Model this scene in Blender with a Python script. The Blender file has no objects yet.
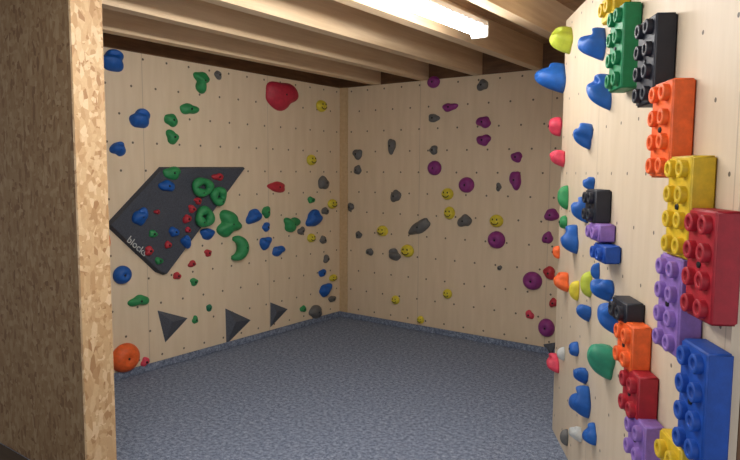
import bpy, bmesh, math, random
from mathutils import Vector, Matrix
scene = bpy.context.scene
scene.view_settings.view_transform = 'Standard'
V = Vector
H = 2.34          # wall height
CAM = V((4.06, -4.99, 1.5)); FPX = 625.0
yaw = math.radians(36.4); pitch = math.radians(5.3); roll = 0.006
Fh = V((-math.sin(yaw), math.cos(yaw), 0)); R0 = V((math.cos(yaw), math.sin(yaw), 0))
Fw = Fh*math.cos(pitch) + V((0, 0, -math.sin(pitch)))
U0 = R0.cross(Fw)
Rr = R0*math.cos(roll) + U0*math.sin(roll)
Uu = U0*math.cos(roll) - R0*math.sin(roll)

# ---------- camera
cd = bpy.data.cameras.new('camera'); cam = bpy.data.objects.new('camera', cd)
scene.collection.objects.link(cam)
cd.sensor_width = 36; cd.lens = 36*FPX/740; cd.clip_start = 0.05
m = Matrix((Rr, Uu, -Fw)).transposed().to_4x4(); m.translation = CAM
cam.matrix_world = m
scene.camera = cam

# ---------- materials
def lin(c):
    return tuple(((x/255)/12.92 if x/255 <= .04045 else ((x/255+.055)/1.055)**2.4) for x in c) + (1,)
def newmat(name):
    mt = bpy.data.materials.new(name); mt.use_nodes = True
    nt = mt.node_tree; b = nt.nodes['Principled BSDF']
    return mt, nt, b
def N(nt, typ, **kw):
    n = nt.nodes.new(typ)
    for k, v in kw.items(): setattr(n, k, v)
    return n
def math_n(nt, op, a, b=None, c=None):
    n = nt.nodes.new('ShaderNodeMath'); n.operation = op
    for i, v in enumerate((a, b, c)):
        if v is None: continue
        if isinstance(v, (int, float)): n.inputs[i].default_value = v
        else: nt.links.new(v, n.inputs[i])
    return n.outputs[0]
def mixc(nt, fac, a, b, mode='MIX'):
    n = nt.nodes.new('ShaderNodeMix'); n.data_type = 'RGBA'; n.blend_type = mode
    for idx, v in ((0, fac), (6, a), (7, b)):
        if isinstance(v, (int, float)): n.inputs[idx].default_value = v
        elif isinstance(v, tuple): n.inputs[idx].default_value = v
        else: nt.links.new(v, n.inputs[idx])
    return n.outputs[2]
def ramp(nt, fac, stops):
    n = nt.nodes.new('ShaderNodeValToRGB'); e = n.color_ramp.elements
    while len(e) < len(stops): e.new(0.5)
    for el, (p, c) in zip(e, stops): el.position = p; el.color = c
    nt.links.new(fac, n.inputs[0]); return n.outputs[0]
def coords(nt, scale=(1, 1, 1), rot=(0, 0, 0)):
    tc = N(nt, 'ShaderNodeTexCoord'); mp = N(nt, 'ShaderNodeMapping')
    mp.inputs['Scale'].default_value = scale; mp.inputs['Rotation'].default_value = rot
    nt.links.new(tc.outputs['Object'], mp.inputs[0]); return mp.outputs[0]
def noise(nt, vec, scale, detail=4, rough=.5):
    n = N(nt, 'ShaderNodeTexNoise'); n.inputs['Scale'].default_value = scale
    n.inputs['Detail'].default_value = detail; n.inputs['Roughness'].default_value = rough
    nt.links.new(vec, n.inputs['Vector']); return n.outputs['Fac']
def bump(nt, b, h, s, d):
    n = N(nt, 'ShaderNodeBump'); n.inputs['Strength'].default_value = s; n.inputs['Distance'].default_value = d
    nt.links.new(h, n.inputs['Height']); nt.links.new(n.outputs[0], b.inputs['Normal'])

def ply_mat(name, base, dark, seam_u, seam_sp, dots=True):
    mt, nt, b = newmat(name)
    n1 = noise(nt, coords(nt, (7, .9, 1)), 2.5, 4, .55)
    n2 = noise(nt, coords(nt, (60, 2.5, 1)), 2, 3, .6)
    n3 = noise(nt, coords(nt), .8, 2)
    c = ramp(nt, n1, [(.25, lin(dark)), (.75, lin(base))])
    c = mixc(nt, math_n(nt, 'MULTIPLY', n2, .2), c, lin(tuple(int(k*.9) for k in base)))
    c = mixc(nt, math_n(nt, 'MULTIPLY', n3, .2), c, lin(dark))
    tc = N(nt, 'ShaderNodeTexCoord'); sp = N(nt, 'ShaderNodeSeparateXYZ')
    nt.links.new(tc.outputs['Object'], sp.inputs[0])
    u, v = sp.outputs[0], sp.outputs[1]
    su = math_n(nt, 'ABSOLUTE', math_n(nt, 'SUBTRACT', math_n(nt, 'MODULO', math_n(nt, 'ADD', u, 100*seam_sp - seam_u + seam_sp/2), seam_sp), seam_sp/2))
    sl = math_n(nt, 'LESS_THAN', su, .003)
    c = mixc(nt, math_n(nt, 'MULTIPLY', sl, .28), c, lin((90, 66, 40)))
    if dots:
        P = .2
        row = math_n(nt, 'FLOOR', math_n(nt, 'DIVIDE', v, P))
        off = math_n(nt, 'MULTIPLY', math_n(nt, 'MODULO', row, 2), .5)
        fu = math_n(nt, 'SUBTRACT', math_n(nt, 'FRACT', math_n(nt, 'ADD', math_n(nt, 'ADD', math_n(nt, 'DIVIDE', u, P), off), 50.3)), .5)
        fv = math_n(nt, 'SUBTRACT', math_n(nt, 'FRACT', math_n(nt, 'DIVIDE', v, P)), .5)
        d = math_n(nt, 'SQRT', math_n(nt, 'ADD', math_n(nt, 'MULTIPLY', fu, fu), math_n(nt, 'MULTIPLY', fv, fv)))
        dl = math_n(nt, 'LESS_THAN', d, dots)
        c = mixc(nt, math_n(nt, 'MULTIPLY', dl, .85), c, lin((55, 43, 32)))
    nt.links.new(c, b.inputs['Base Color']); b.inputs['Roughness'].default_value = .55
    return mt
def osb_mat(name, tint=1.0):
    mt, nt, b = newmat(name)
    col = None
    for i, (ry, sc, rot) in enumerate((((1), (60, 26, 42), .5), (2, (28, 62, 46), -.4), (3, (50, 50, 20), 1.1))):
        vor = N(nt, 'ShaderNodeTexVoronoi'); vor.inputs['Scale'].default_value = 1
        nt.links.new(coords(nt, sc, (rot, rot*.7, rot*1.3)), vor.inputs['Vector'])
        rgb = N(nt, 'ShaderNodeSeparateColor'); nt.links.new(vor.outputs['Color'], rgb.inputs[0])
        c = ramp(nt, rgb.outputs[0], [(0, lin((160, 120, 80))), (.2, lin((190, 154, 110))), (.7, lin((206, 174, 132))), (1, lin((224, 197, 158)))])
        if col is None: col = c
        else:
            s = math_n(nt, 'GREATER_THAN', rgb.outputs[1], .5)
            col = mixc(nt, s, col, c)
    g = noise(nt, coords(nt, (60, 60, 60)), 2, 3)
    col = mixc(nt, math_n(nt, 'MULTIPLY', g, .3), col, lin((140, 104, 66)))
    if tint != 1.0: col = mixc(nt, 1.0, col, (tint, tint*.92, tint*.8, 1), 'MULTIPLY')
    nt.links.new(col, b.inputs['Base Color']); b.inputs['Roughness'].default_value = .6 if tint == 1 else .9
    bump(nt, b, g, .3, .002)
    return mt
def wood_mat(name, base, dark, sc=(20, 1, 20)):
    mt, nt, b = newmat(name)
    n1 = noise(nt, coords(nt, sc), 1.5, 6, .65)
    c = ramp(nt, n1, [(.3, lin(dark)), (.7, lin(base))])
    nt.links.new(c, b.inputs['Base Color']); b.inputs['Roughness'].default_value = .65
    bump(nt, b, n1, .2, .002)
    return mt
def carpet_mat(name, k=1.0):
    mt, nt, b = newmat(name)
    n1 = noise(nt, coords(nt), 42, 4, .85)
    n2 = noise(nt, coords(nt), 200, 2, .8)
    f = math_n(nt, 'ADD', math_n(nt, 'MULTIPLY', n1, .65), math_n(nt, 'MULTIPLY', n2, .35))
    q = lambda c: lin(tuple(min(255, int(x*k)) for x in c))
    c = ramp(nt, f, [(.37, q((64, 71, 86))), (.5, q((98, 107, 124))), (.63, q((142, 151, 168)))])
    nt.links.new(c, b.inputs['Base Color']); b.inputs['Roughness'].default_value = .95
    b.inputs['Specular IOR Level'].default_value = .1
    bump(nt, b, f, .4, .003)
    return mt
_pm = {}
COL = dict(blue=(24, 96, 184), green=(48, 150, 88), red=(196, 48, 62), crimson=(196, 44, 68), yellow=(232, 214, 60),
           grey=(108, 107, 106), purple=(148, 52, 134), orange=(250, 108, 44), pink=(228, 70, 96), dark=(56, 60, 68),
           lime=(190, 204, 64), white=(205, 208, 205), teal=(30, 120, 90), black=(32, 36, 48), lilac=(150, 114, 194),
           brickred=(176, 28, 46), brickblue=(20, 80, 178), brickgreen=(10, 132, 80), brickyellow=(226, 190, 34), mint=(50, 154, 120),
           bolt=(60, 60, 62), ink=(20, 18, 16))
def plastic(cn):
    if cn in _pm: return _pm[cn]
    mt, nt, b = newmat('resin_'+cn)
    c0 = COL[cn]
    n = noise(nt, coords(nt), 28, 4, .6)
    c = ramp(nt, n, [(.3, lin(tuple(int(k*.86) for k in c0))), (.7, lin(c0))])
    nt.links.new(c, b.inputs['Base Color']); b.inputs['Roughness'].default_value = .55
    bump(nt, b, noise(nt, coords(nt), 220, 2), .15, .002)
    if cn == 'bolt': b.inputs['Metallic'].default_value = .8
    _pm[cn] = mt; return mt

# ---------- generic builders
def obj_from_bm(name, bm, mats, mw=None, smooth=False, parent=None):
    bmesh.ops.recalc_face_normals(bm, faces=bm.faces)
    me = bpy.data.meshes.new(name); bm.to_mesh(me); bm.free()
    for mt in mats: me.materials.append(mt)
    if smooth:
        for p in me.polygons: p.use_smooth = True
    o = bpy.data.objects.new(name, me); scene.collection.objects.link(o)
    if mw is not None: o.matrix_world = mw
    if parent is not None:
        o.parent = parent; o.matrix_parent_inverse = parent.matrix_world.inverted()
    return o
def bm_box(bm, x0, x1, y0, y1, z0, z1, mi=0):
    r = bmesh.ops.create_cube(bm, size=1)
    for v in r['verts']:
        v.co = V(((x0+x1)/2+v.co.x*(x1-x0), (y0+y1)/2+v.co.y*(y1-y0), (z0+z1)/2+v.co.z*(z1-z0)))
    for f in {f for v in r['verts'] for f in v.link_faces}: f.material_index = mi
    return r['verts']
def box(name, x0, x1, y0, y1, z0, z1, mat, mw=None, bev=0, parent=None):
    bm = bmesh.new(); bm_box(bm, x0, x1, y0, y1, z0, z1)
    if bev: bmesh.ops.bevel(bm, geom=bm.edges[:], offset=bev, segments=2, affect='EDGES')
    return obj_from_bm(name, bm, [mat], mw, parent=parent)

class Wall:
    def __init__(s, org, n):
        s.o = V(org); s.n = V(n).normalized(); s.u = V((0, 0, 1)).cross(s.n)
    def mat(s, p=None):
        p = s.o if p is None else p
        m = Matrix((s.u, V((0, 0, 1)), s.n)).transposed().to_4x4(); m.translation = p
        return m
    def hit(s, x, y, off=0.0):
        d = Fw + Rr*((x-370)/FPX) - Uu*((y-230)/FPX)
        t = ((s.o + s.n*off) - CAM).dot(s.n)/d.dot(s.n)
        return CAM + d*t, t
WA = Wall((0, 0, 0), (1, 0, 0)); WB = Wall((0, 0, 0), (0, -1, 0))
C0 = V((2.82, -1.49, 0)); uc = V((.528, -.849, 0)).normalized()
WC = Wall(C0, uc.cross(V((0, 0, 1))))

plyA = ply_mat('birch_plywood_left', (235, 216, 188), (223, 202, 170), -1.02, 1.25, .044)
plyB = ply_mat('birch_plywood_back', (230, 209, 180), (217, 195, 163), .95, 1.25, .044)
plyC = ply_mat('birch_plywood_right', (222, 205, 181), (209, 190, 163), .72, 1.25, .034)
osb = osb_mat('osb'); osb_shaded = osb_mat('osb_painted_shade', .33)  # same OSB twice; the partition copy has its shade tinted into the colour
carpet = carpet_mat('carpet', 1.24); carpet_t = carpet_mat('carpet_trim', 1.2)
joistm = wood_mat('spruce_joist', (240, 214, 178), (218, 186, 146))
ceilm = wood_mat('ceiling_planks', (190, 154, 114), (152, 116, 82))
brown = wood_mat('brown_board', (130, 94, 62), (94, 66, 44), (3, 3, 20))
postm = wood_mat('corner_board', (212, 184, 144), (194, 164, 124), (20, 20, 1.5))
darkfl = wood_mat('dark_floorboards', (66, 54, 42), (44, 35, 27), (2, 14, 4))

# ---------- room shell
bm = bmesh.new()
bm_box(bm, -2.2, 6.2, -7, .12, -.1, 0)
bm_box(bm, -2.19, 1.36, -6.9, -3.53, .0005, .006, 1)
obj_from_bm('floor', bm, [carpet, darkfl])
box('wall_left', -3.375, 0, 0, H, -.03, 0, plyA, WA.mat())
box('wall_back', 0.0, 2.86, 0, H, -.03, 0, plyB, WB.mat())
LC = 2.0
box('wall_right', 0, LC, 0, H, -.03, 0, plyC, WC.mat())
box('wall_right_return', 2.86-.03, 2.86, -1.44, -.001, 0, H, plyB)
e = C0 + WC.u*LC
Ws = Wall(e, WC.u)   # return on the near edge
box('wall_right_edge', .032, 1.4, 0, H, -.03, 0, brown, Ws.mat(e))
box('wall_partition', -2.2, 1.345, -3.52, -3.38, 0, H, osb_shaded)
box('trim_partition_end', 1.346, 1.362, -3.525, -3.378, 0, H, osb)
box('trim_1', .0, .10, 0.001, H-.0, 0.0005, .012, postm, WB.mat())
box('wall_left_upper', -.08, -.03, -3.4, .1, H+.001, 2.56, brown)
box('wall_back_upper', -.08, 6.2, .03, .08, H+.001, 2.56, brown)
box('ceiling', -2.2, 6.2, -7, .12, 2.56, 2.62, ceilm)
bm = bmesh.new()
for i in range(0, 14):
    x = .44 + .54*i - .54*4
    bm_box(bm, x-.04, x+.04, -6.9, .028, H+.004, 2.559)
for i in range(0, 56):
    y = -6.95 + i*.125
    bm_box(bm, -2.1, 6.1, y, y+.118, 2.548, 2.5595, 1)
obj_from_bm('ceiling_joists', bm, [joistm, ceilm])
box('baseboard_left', -3.375, -.016, 0.001, .055, 0, .015, carpet_t, WA.mat(), .004)
box('baseboard_back', .0, 2.83, 0.001, .055, 0.013, .028, carpet_t, WB.mat(), .004)

# ---------- fluorescent lamp in view, plus an added unseen one
em, nt, b = newmat('tube_glow')
b.inputs['Base Color'].default_value = (1, 1, 1, 1)
b.inputs['Emission Color'].default_value = (1, .985, .96, 1); b.inputs['Emission Strength'].default_value = 52
housing, nt, b = newmat('lamp_housing')
n = noise(nt, coords(nt), 5); nt.links.new(ramp(nt, n, [(0, (.7, .7, .7, 1)), (1, (.8, .8, .8, 1))]), b.inputs['Base Color'])
def tube(x, y0, y1):
    e = bpy.data.objects.new('fluorescent_lamp', None); scene.collection.objects.link(e)
    e.location = (x, (y0+y1)/2, H); bpy.context.view_layer.update()
    box('housing', x-.05, x+.05, y0, y1, H-.028, H+.003, housing, bev=.005, parent=e)
    bm = bmesh.new(); segs = 12; rings = []
    L = [(y0+.02, .6), (y0+.035, 1), (y1-.035, 1), (y1-.02, .6)]
    for (yy, s) in L:
        rings.append([bm.verts.new((x+.042*s*math.cos(math.pi*k/segs), yy, H-.029-.05*s*math.sin(math.pi*k/segs))) for k in range(segs+1)])
    for a, c in zip(rings, rings[1:]):
        for k in range(segs): bm.faces.new((a[k], a[k+1], c[k+1], c[k]))
    bm.faces.new(rings[0]); bm.faces.new(rings[-1])
    obj_from_bm('diffuser', bm, [em], smooth=False, parent=e)
    for yy in (y0-.006, y1-.012):
        box('end_cap', x-.052, x+.052, yy, yy+.018, H-.085, H+.002, housing, bev=.004, parent=e)
tube(2.41, -3.15, -1.72)
tube(2.41, -4.75, -3.27)  # unseen tube continuing the line, added to brighten walls and holds

w = bpy.data.worlds.new('world'); scene.world = w; w.use_nodes = True
w.node_tree.nodes['Background'].inputs[0].default_value = (.95, .97, 1, 1)
w.node_tree.nodes['Background'].inputs[1].default_value = 1.0

# ---------- hold meshes (local: x right, y up, z out of wall)
def add_bolt(bm, x, y, z, r=.009):
    res = bmesh.ops.create_cone(bm, cap_ends=True, segments=10, radius1=r, radius2=r*.9, depth=.006,
                                matrix=Matrix.Translation((x, y, z)))
    for f in {f for v in res['verts'] for f in v.link_faces}: f.material_index = 1
def polar(bm, w, h, prot, rnd, lob=.12, jug=0.0, p=2.4, q=.6, rot=0, dish=0, lift=.28):
    S, K = 36, 11
    ph = [rnd.uniform(0, 6.28) for _ in range(4)]
    a2, a3, a5 = lob*rnd.uniform(.5, 1), lob*rnd.uniform(.5, 1), lob*.35
    hp = rnd.uniform(0, 6.28)
    rows = []
    for k in range(K+1):
        r = math.sin(k/K*math.pi/2)
        row = []
        for s in range(S):
            th = 2*math.pi*s/S
            R = 1 + a2*math.cos(2*th+ph[0]) + a3*math.cos(3*th+ph[1]) + a5*math.cos(5*th+ph[2])
            x, y = r*R*math.cos(th), r*R*math.sin(th)
            z = max(0, 1-r**p)**q
            z *= 1 + lob*1.2*math.sin(2.1*x+1.7*y+hp)*(r)
            if jug: z *= 1 - jug*math.exp(-((x*.7)**2 + (y-.5)**2)/.10)
            if dish: z *= 1 - dish*math.exp(-(r*r)/.08)
            yy = y + (lift*z if jug else 0)
            cx, cy = x*w/2, yy*h/2
            cx, cy = cx*math.cos(rot)-cy*math.sin(rot), cx*math.sin(rot)+cy*math.cos(rot)
            row.append((cx, cy, z*prot))
        rows.append(row)
    c = bm.verts.new(rows[0][0]); vr = [[bm.verts.new(p_) for p_ in row] for row in rows[1:]]
    for s in range(S): bm.faces.new((c, vr[0][s], vr[0][(s+1) % S]))
    for a, b2 in zip(vr, vr[1:]):
        for s in range(S): bm.faces.new((a[s], b2[s], b2[(s+1) % S], a[(s+1) % S]))
    bm.faces.new(vr[-1])
    return rows[0][0]
def tube_path(bm, pts, radii, closed=False, segs=10, mi=0, flat=1.0):
    n = len(pts); rings = []
    for i, p in enumerate(pts):
        if closed: t = (pts[(i+1) % n]-pts[i-1])
        else: t = pts[min(i+1, n-1)]-pts[max(i-1, 0)]
        t.normalize(); side = t.cross(V((0, 0, 1))).normalized(); up = side.cross(t)
        rings.append([bm.verts.new(p + (side*math.cos(2*math.pi*k/segs) + up*flat*math.sin(2*math.pi*k/segs))*radii[i]) for k in range(segs)])
    fs = []
    rng = range(n) if closed else range(n-1)
    for i in rng:
        a, b2 = rings[i], rings[(i+1) % n]
        for k in range(segs): fs.append(bm.faces.new((a[k], a[(k+1) % segs], b2[(k+1) % segs], b2[k])))
    if not closed: fs += [bm.faces.new(rings[0]), bm.faces.new(rings[-1])]
    for f in fs: f.material_index = mi

NAMES = dict(blob='pebble_climbing_hold', jug='jug_climbing_hold', round='round_climbing_hold', smile='smiley_climbing_hold',
             ring='ring_climbing_hold', crescent='crescent_climbing_hold', leaf='leaf_shaped_climbing_hold', fin='pinch_climbing_hold')
cnt = [0]
def hold(wall, x, y, w, h, col, kind='blob', rot=0, off=0.0, prot=None):
    cnt[0] += 1; rnd = random.Random(cnt[0]*7+3)
    if wall is WC:
        pos, t = wall.hit(x, y, .04)
        hm = h*t/FPX; wm = w*t/FPX
        prot = prot or min(.13, max(.035, wm*.82)); W_ = hm*.85
        pos, t = wall.hit(x, y, prot*.45)
    else:
        pos, t = wall.hit(x, y, off+.015)
        a, _ = wall.hit(x-w/2, y, off+.015); c, _ = wall.hit(x+w/2, y, off+.015)
        W_ = (c-a).length*.95; hm = h*t/FPX*.98
        prot = prot or min(.075, max(.022, min(W_, hm)*.42))
    base = pos - wall.n*((pos-wall.o).dot(wall.n) - off)
    rot = math.radians(rot)
    bm = bmesh.new(); mats = [plastic(col), plastic('bolt')]
    if kind == 'blob':
        if wall is WC: c = polar(bm, W_, hm, prot, rnd, .12, p=3.2, q=.5, rot=rot)
        else: c = polar(bm, W_, hm, prot, rnd, .13, rot=rot)
        add_bolt(bm, *c, r=min(.009, W_*.12))
    elif kind == 'fin':
        c = polar(bm, W_*.6, hm, prot, rnd, .08, p=2.6, q=.6, rot=rot)
    elif kind == 'jug' and wall is WC:
        polar(bm, W_, hm*.92, prot*1.1, rnd, .16, jug=.55, p=3.6, q=.55, rot=rot+rnd.uniform(-.3, .3), lift=rnd.uniform(.1, .55))
    elif kind == 'jug':
        c = polar(bm, W_, hm*.9, prot*1.15, rnd, .14, jug=.5, rot=rot); add_bolt(bm, c[0], c[1]-.1*hm, c[2]*.93, r=min(.009, W_*.1))
    elif kind == 'leaf':
        c = polar(bm, W_, hm, prot, rnd, .26, rot=rot); add_bolt(bm, *c, r=.007)
    elif kind == 'round':
        c = polar(bm, W_, hm, prot, rnd, 0, p=2.6, q=.55, dish=.25); add_bolt(bm, c[0], c[1], c[2], r=min(.01, W_*.12))
    elif kind == 'smile':
        polar(bm, W_, hm, prot, rnd, 0, p=3, q=.5); mats = [plastic(col), plastic('ink')]
        for sx in (-1, 1):
            r = bmesh.ops.create_uvsphere(bm, u_segments=8, v_segments=6, radius=1,
                  matrix=Matrix.Translation((sx*W_*.16, hm*.13, prot*.97)) @ Matrix.Diagonal((W_*.055, hm*.09, .004, 1)))
            for f in {f for v in r['verts'] for f in v.link_faces}: f.material_index = 1
        pts = [V((W_*.27*math.cos(a), hm*.27*math.sin(a), prot*.93)) for a in [math.radians(200+14*k) for k in range(11)]]
        tube_path(bm, pts, [W_*.035]*11, mi=1, segs=6)
    elif kind == 'ring':
        rr = min(W_, hm)*.2
        pts = []; rad = []
        for k in range(28):
            a = 2*math.pi*k/28
            px, py = (W_/2-rr)*math.cos(a), (hm/2-rr)*math.sin(a)
            pts.append(V((px*math.cos(rot)-py*math.sin(rot), px*math.sin(rot)+py*math.cos(rot), rr*.75)))
            rad.append(rr*(1+.18*math.sin(3*a+1)))
        tube_path(bm, pts, rad, closed=True, segs=12)
        add_bolt(bm, pts[20].x, pts[20].y, pts[20].z+rad[20]*.98, .006)
    elif kind == 'crescent':
        pts = []; rad = []
        for k in range(20):
            a = math.radians(-100+190*k/19)
            px, py = W_*.42*math.cos(a)-W_*.1, hm*.4*math.sin(a)
            rr = W_*.26*math.sin(math.pi*(k+1.2)/21.4)**.7
            pts.append(V((px*math.cos(rot)-py*math.sin(rot), px*math.sin(rot)+py*math.cos(rot), rr*.7))); rad.append(rr)
        tube_path(bm, pts, rad, segs=12)
        add_bolt(bm, pts[10].x, pts[10].y, pts[10].z+rad[10]*.98, .006)
    for v in bm.verts:
        if v.co.z < 0: v.co.z = 0
        v.co.z += .0005
    return obj_from_bm(NAMES[kind], bm, mats, wall.mat(base), smooth=True)

def slab(name, wall, pix, th, mat, inset=.0):
    pts = [wall.hit(x, y, 0)[0] for x, y in pix]
    c = sum(pts, V())/len(pts); mi = wall.mat(c).inverted()
    L = [mi @ p for p in pts]
    bm = bmesh.new()
    lo = [bm.verts.new((p.x, p.y, .0005)) for p in L]
    hi = [bm.verts.new((p.x*(1-inset), p.y*(1-inset), th)) for p in L]
    bm.faces.new(lo); bm.faces.new(hi)
    n = len(L)
    for i in range(n): bm.faces.new((lo[i], lo[(i+1) % n], hi[(i+1) % n], hi[i]))
    return obj_from_bm(name, bm, [mat], wall.mat(c)), c
def grey_paint(name, a, c_):
    dm, nt, b = newmat(name)
    n1 = noise(nt, coords(nt), 120, 3, .8)
    nt.links.new(ramp(nt, n1, [(.35, lin(a)), (.65, lin(c_))]), b.inputs['Base Color']); b.inputs['Roughness'].default_value = .75
    bump(nt, b, n1, .2, .002)
    return dm
dm = grey_paint('grey_texture_paint', (56, 60, 70), (76, 81, 92))
dm2 = grey_paint('light_grey_texture_paint', (68, 72, 82), (90, 95, 106))
BT = .045
board, bc = slab('angular_climbing_volume', WA, [(159, 167), (243, 167), (232, 182), (163, 275), (155, 272), (105, 225)], BT, dm, .03)
bpy.context.view_layer.update()
tx = bpy.data.curves.new('board_lettering', 'FONT'); tx.body = 'blocks'; tx.size = .075; tx.extrude = .001
to = bpy.data.objects.new('board_lettering', tx); scene.collection.objects.link(to)
p, _ = WA.hit(126, 241, BT)
mw = WA.mat(p + WA.n*.0015) @ Matrix.Rotation(math.radians(-42), 4, 'Z'); to.matrix_world = mw
tx.materials.append(plastic('white'))
to.parent = board; to.matrix_parent_inverse = board.matrix_world.inverted()

def pyramid(wall, pix, apex, hgt):
    pts = [wall.hit(x, y, 0)[0] for x, y in pix]; ap = wall.hit(*apex, hgt)[0]
    c = sum(pts, V())/3; mi = wall.mat(c).inverted()
    bm = bmesh.new(); lo = [bm.verts.new((mi @ p) + V((0, 0, .0005))) for p in pts]; a = bm.verts.new(mi @ ap)
    bm.faces.new(lo)
    for i in range(3): bm.faces.new((lo[i], lo[(i+1) % 3], a))
    bmesh.ops.bevel(bm, geom=bm.edges[:], offset=.003, segments=1, affect='EDGES')
    obj_from_bm('triangular_climbing_volume', bm, [dm2], wall.mat(c))
pyramid(WA, [(157, 310), (188, 318), (165, 343)], (173, 322), .06)
pyramid(WA, [(225, 308), (251, 320), (226, 345)], (236, 322), .06)
pyramid(WA, [(270, 302), (288, 309), (270, 328)], (277, 312), .05)
pyramid(WB, [(543, 344), (556, 342), (555, 368)], (551, 352), .06)

A_ = [ (113,61,27,22,'blue','jug'),(202,81,16,18,'green','leaf'),(282,95,34,28,'crimson','blob'),(322,106,10,12,'yellow','smile'),
 (141,119,22,20,'blue','jug'),(172,120,14,13,'green','blob'),(190,109,18,12,'green','blob'),(173,137,12,15,'green','blob'),
 (119,149,15,17,'blue','jug'),(312,160,9,11,'yellow','smile'),(278,187,18,11,'red','blob'),(324,183,10,14,'grey','blob'),
 (229,224,24,24,'green','leaf'),(235,248,20,24,'green','crescent'),
 (208,234,13,14,'blue','jug'),(254,217,13,18,'blue','jug'),(267,212,9,11,'green','blob'),
 (266,243,13,13,'blue','jug'),(267,227,8,9,'blue','blob'),(292,224,14,16,'green','leaf'),(279,251,12,12,'blue','jug'),
 (314,219,15,18,'blue','jug'),(326,211,7,8,'grey','blob'),(302,231,7,8,'grey','blob'),(312,238,8,9,'yellow','smile'),
 (333,204,9,10,'yellow','smile'),(324,240,7,8,'grey','blob'),
 (123,275,19,19,'blue','round'),(140,301,20,12,'green','blob'),(178,276,8,8,'red','blob'),(193,264,8,7,'red','blob'),
 (209,253,8,7,'red','blob'),(195,282,8,8,'green','blob'),
 (326,290,12,14,'blue','jug'),(323,273,7,8,'blue','blob'),(334,278,8,7,'yellow','smile'),(316,312,12,14,'grey','blob'),
 (333,299,7,7,'grey','blob'),(126,358,29,30,'orange','round'),(146,362,9,9,'pink','blob'),(196,320,6,8,'green','blob'),
 (210,308,6,7,'teal','blob'),(304,309,6,7,'green','blob'),(109,242,7,18,'orange','fin'),(109,292,6,10,'purple','blob'),
 (327,259,6,8,'grey','blob'),(219,75,7,9,'grey','blob'),(312,200,7,7,'green','blob')]
for r in A_: hold(WA, *r[:6], rot=r[6] if len(r) > 6 else 0)
On = [(173,173,20,12,'green','blob'),(168,186,16,12,'blue','blob'),(202,187,22,20,'green','ring'),(219,177,11,8,'red','blob'),
 (199,201,8,7,'red','blob'),(218,196,16,20,'green','ring',30),(204,217,19,22,'green','ring',-30),(193,209,8,8,'red','blob'),(188,219,9,9,'red','blob'),
 (141,217,15,20,'blue','jug'),(175,232,11,10,'blue','blob'),(187,242,10,14,'blue','jug'),(154,234,9,8,'green','blob'),
 (150,251,10,9,'red','blob'),(160,261,9,7,'green','blob'),(169,245,7,8,'red','blob'),(158,212,6,5,'red','blob'),(189,230,6,6,'crimson','blob')]
def inside(x, y):
    P = [(159,167),(243,167),(232,182),(163,275),(155,272),(105,225)]; r = False
    for i in range(6):
        (x1,y1),(x2,y2) = P[i], P[i-1]
        if (y1 > y) != (y2 > y) and x < (x2-x1)*(y-y1)/(y2-y1)+x1: r = not r
    return r
for r in On: hold(WA, *r[:6], rot=r[6] if len(r) > 6 else 0, off=BT if inside(r[0], r[1]) else 0)

B_ = [(433,82,13,12,'purple','round'),(449,107,15,9,'purple','blob'),(483,122,15,12,'purple','blob'),(483,140,14,12,'purple','blob'),
 (434,168,14,15,'purple','round'),(516,157,13,10,'purple','blob'),(515,180,13,18,'purple','blob'),(466,185,16,16,'purple','round'),
 (496,240,18,18,'purple','round'),(532,281,20,19,'purple','round'),(546,328,17,19,'purple','round'),(551,215,14,14,'purple','blob'),
 (482,85,12,11,'grey','blob'),(391,146,9,14,'grey','blob'),(433,118,11,9,'grey','blob'),(357,154,10,10,'grey','blob'),
 (357,170,8,9,'grey','blob'),(433,150,9,9,'grey','blob'),(395,196,10,13,'grey','blob'),(419,227,24,13,'grey','blob',32),
 (464,221,14,13,'grey','blob'),(498,187,6,8,'grey','blob'),(394,255,12,13,'grey','jug'),(358,235,6,8,'grey','blob'),
 (369,252,7,8,'grey','blob'),(350,207,6,9,'grey','blob'),
 (447,194,12,12,'yellow','smile'),(449,213,11,13,'yellow','smile'),(496,221,14,13,'yellow','smile'),(382,231,11,11,'yellow','smile'),
 (407,251,13,13,'yellow','smile'),(447,294,9,10,'yellow','smile'),(395,300,8,9,'yellow','smile'),(420,320,7,8,'yellow','smile'),
 (549,273,13,13,'red','blob'),(529,315,9,9,'pink','blob'),(547,238,11,13,'purple','blob'),(499,268,5,5,'grey','blob'),(553,303,9,10,'red','blob')]
for r in B_: hold(WB, *r[:6], rot=r[6] if len(r) > 6 else 0)

C_ = [(562,40,22,26,'lime','jug'),(552,80,32,32,'blue','jug'),(593,46,24,34,'blue','jug'),(600,94,22,32,'blue','jug'),
 (583,137,18,26,'blue','jug'),(555,126,14,20,'pink','blob'),(558,158,15,18,'pink','jug'),(563,197,12,24,'green','fin'),
 (589,184,11,16,'blue','jug'),(581,211,17,26,'blue','jug'),(570,241,16,28,'blue','jug'),(563,222,8,14,'green','blob'),(595,271,10,18,'blue','fin'),
 (603,290,20,26,'blue','jug'),(612,317,22,38,'blue','jug'),(562,282,14,20,'orange','jug'),(574,290,11,22,'yellow','fin'),
 (586,284,12,26,'lime','fin'),(584,313,14,18,'blue','jug'),(600,361,24,42,'mint','jug'),(581,376,14,18,'blue','jug'),
 (580,403,19,34,'blue','jug'),(590,435,12,22,'blue','jug'),(576,435,12,18,'white','jug'),(564,437,9,18,'grey','fin'),
 (553,364,12,20,'pink','jug'),(561,354,9,14,'white','fin'),(574,349,10,14,'blue','blob'),(556,252,8,12,'orange','blob')]
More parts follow.
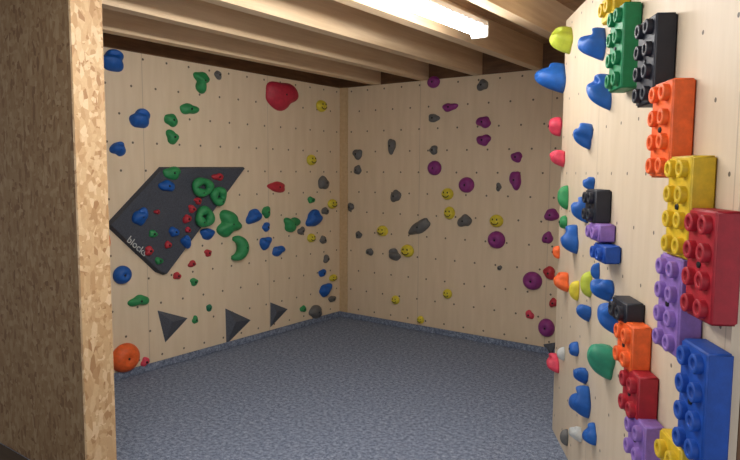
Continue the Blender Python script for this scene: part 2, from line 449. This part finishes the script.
for r in C_: hold(WC, *r[:6])

# ---------- toy brick holds
PT = .08
def brick(x, y, hpx, col, rows=None, tilt=0):
    T = .068
    _, t = WC.hit(x, y, .04)
    hm = hpx*t/FPX*.98; rows = rows or max(1, round(hm/PT)); pv = hm/rows
    pos, t = WC.hit(x, y, T*.5)
    base = pos - WC.n*((pos-WC.o).dot(WC.n))
    Wd = .158
    bm = bmesh.new()
    bm_box(bm, -Wd/2, Wd/2, -hm/2, hm/2, 0.0005, T)
    bmesh.ops.bevel(bm, geom=bm.edges[:], offset=.006, segments=3, affect='EDGES')
    prof = [(.027, T-.002), (.027, T+.016), (.024, T+.019), (.016, T+.019), (.014, T+.016), (.014, T+.004)]
    for cx in (-.039, .039):
        for r in range(rows):
            cy = -hm/2 + pv*(r+.5); k = min(1, pv/.078); S = 20
            rings = [[bm.verts.new((cx+rad*k*math.cos(2*math.pi*s/S), cy+rad*k*math.sin(2*math.pi*s/S), z)) for s in range(S)] for rad, z in prof]
            for a, b2 in zip(rings, rings[1:]):
                for s in range(S): bm.faces.new((a[s], a[(s+1) % S], b2[(s+1) % S], b2[s]))
            bm.faces.new(rings[-1])
    add_bolt(bm, 0, 0, T+.002, .009)
    o = obj_from_bm('toy_brick_climbing_hold', bm, [plastic(col), plastic('bolt')], WC.mat(base))
    if tilt: o.matrix_world = o.matrix_world @ Matrix.Rotation(math.radians(tilt), 4, 'Z')
    for p in o.data.polygons: p.use_smooth = True
    md = o.modifiers.new('wn', 'WEIGHTED_NORMAL')
for r in [(616,8,26,'brickyellow',1),(625,49,84,'brickgreen',4),(656,62,88,'black',4),(672,130,98,'orange',4),(690,207,104,'brickyellow',4),
          (713,265,114,'brickred',4),(680,304,100,'lilac',4),(704,402,118,'brickblue',4),(634,345,48,'orange',2),(628,311,24,'black',1),
          (640,394,50,'brickred',2),(646,440,46,'lilac',2),(681,455,34,'brickyellow',1),(598,206,34,'black',2),(602,232,18,'lilac',1),(607,253,18,'brickblue',1)]:
    brick(*r)
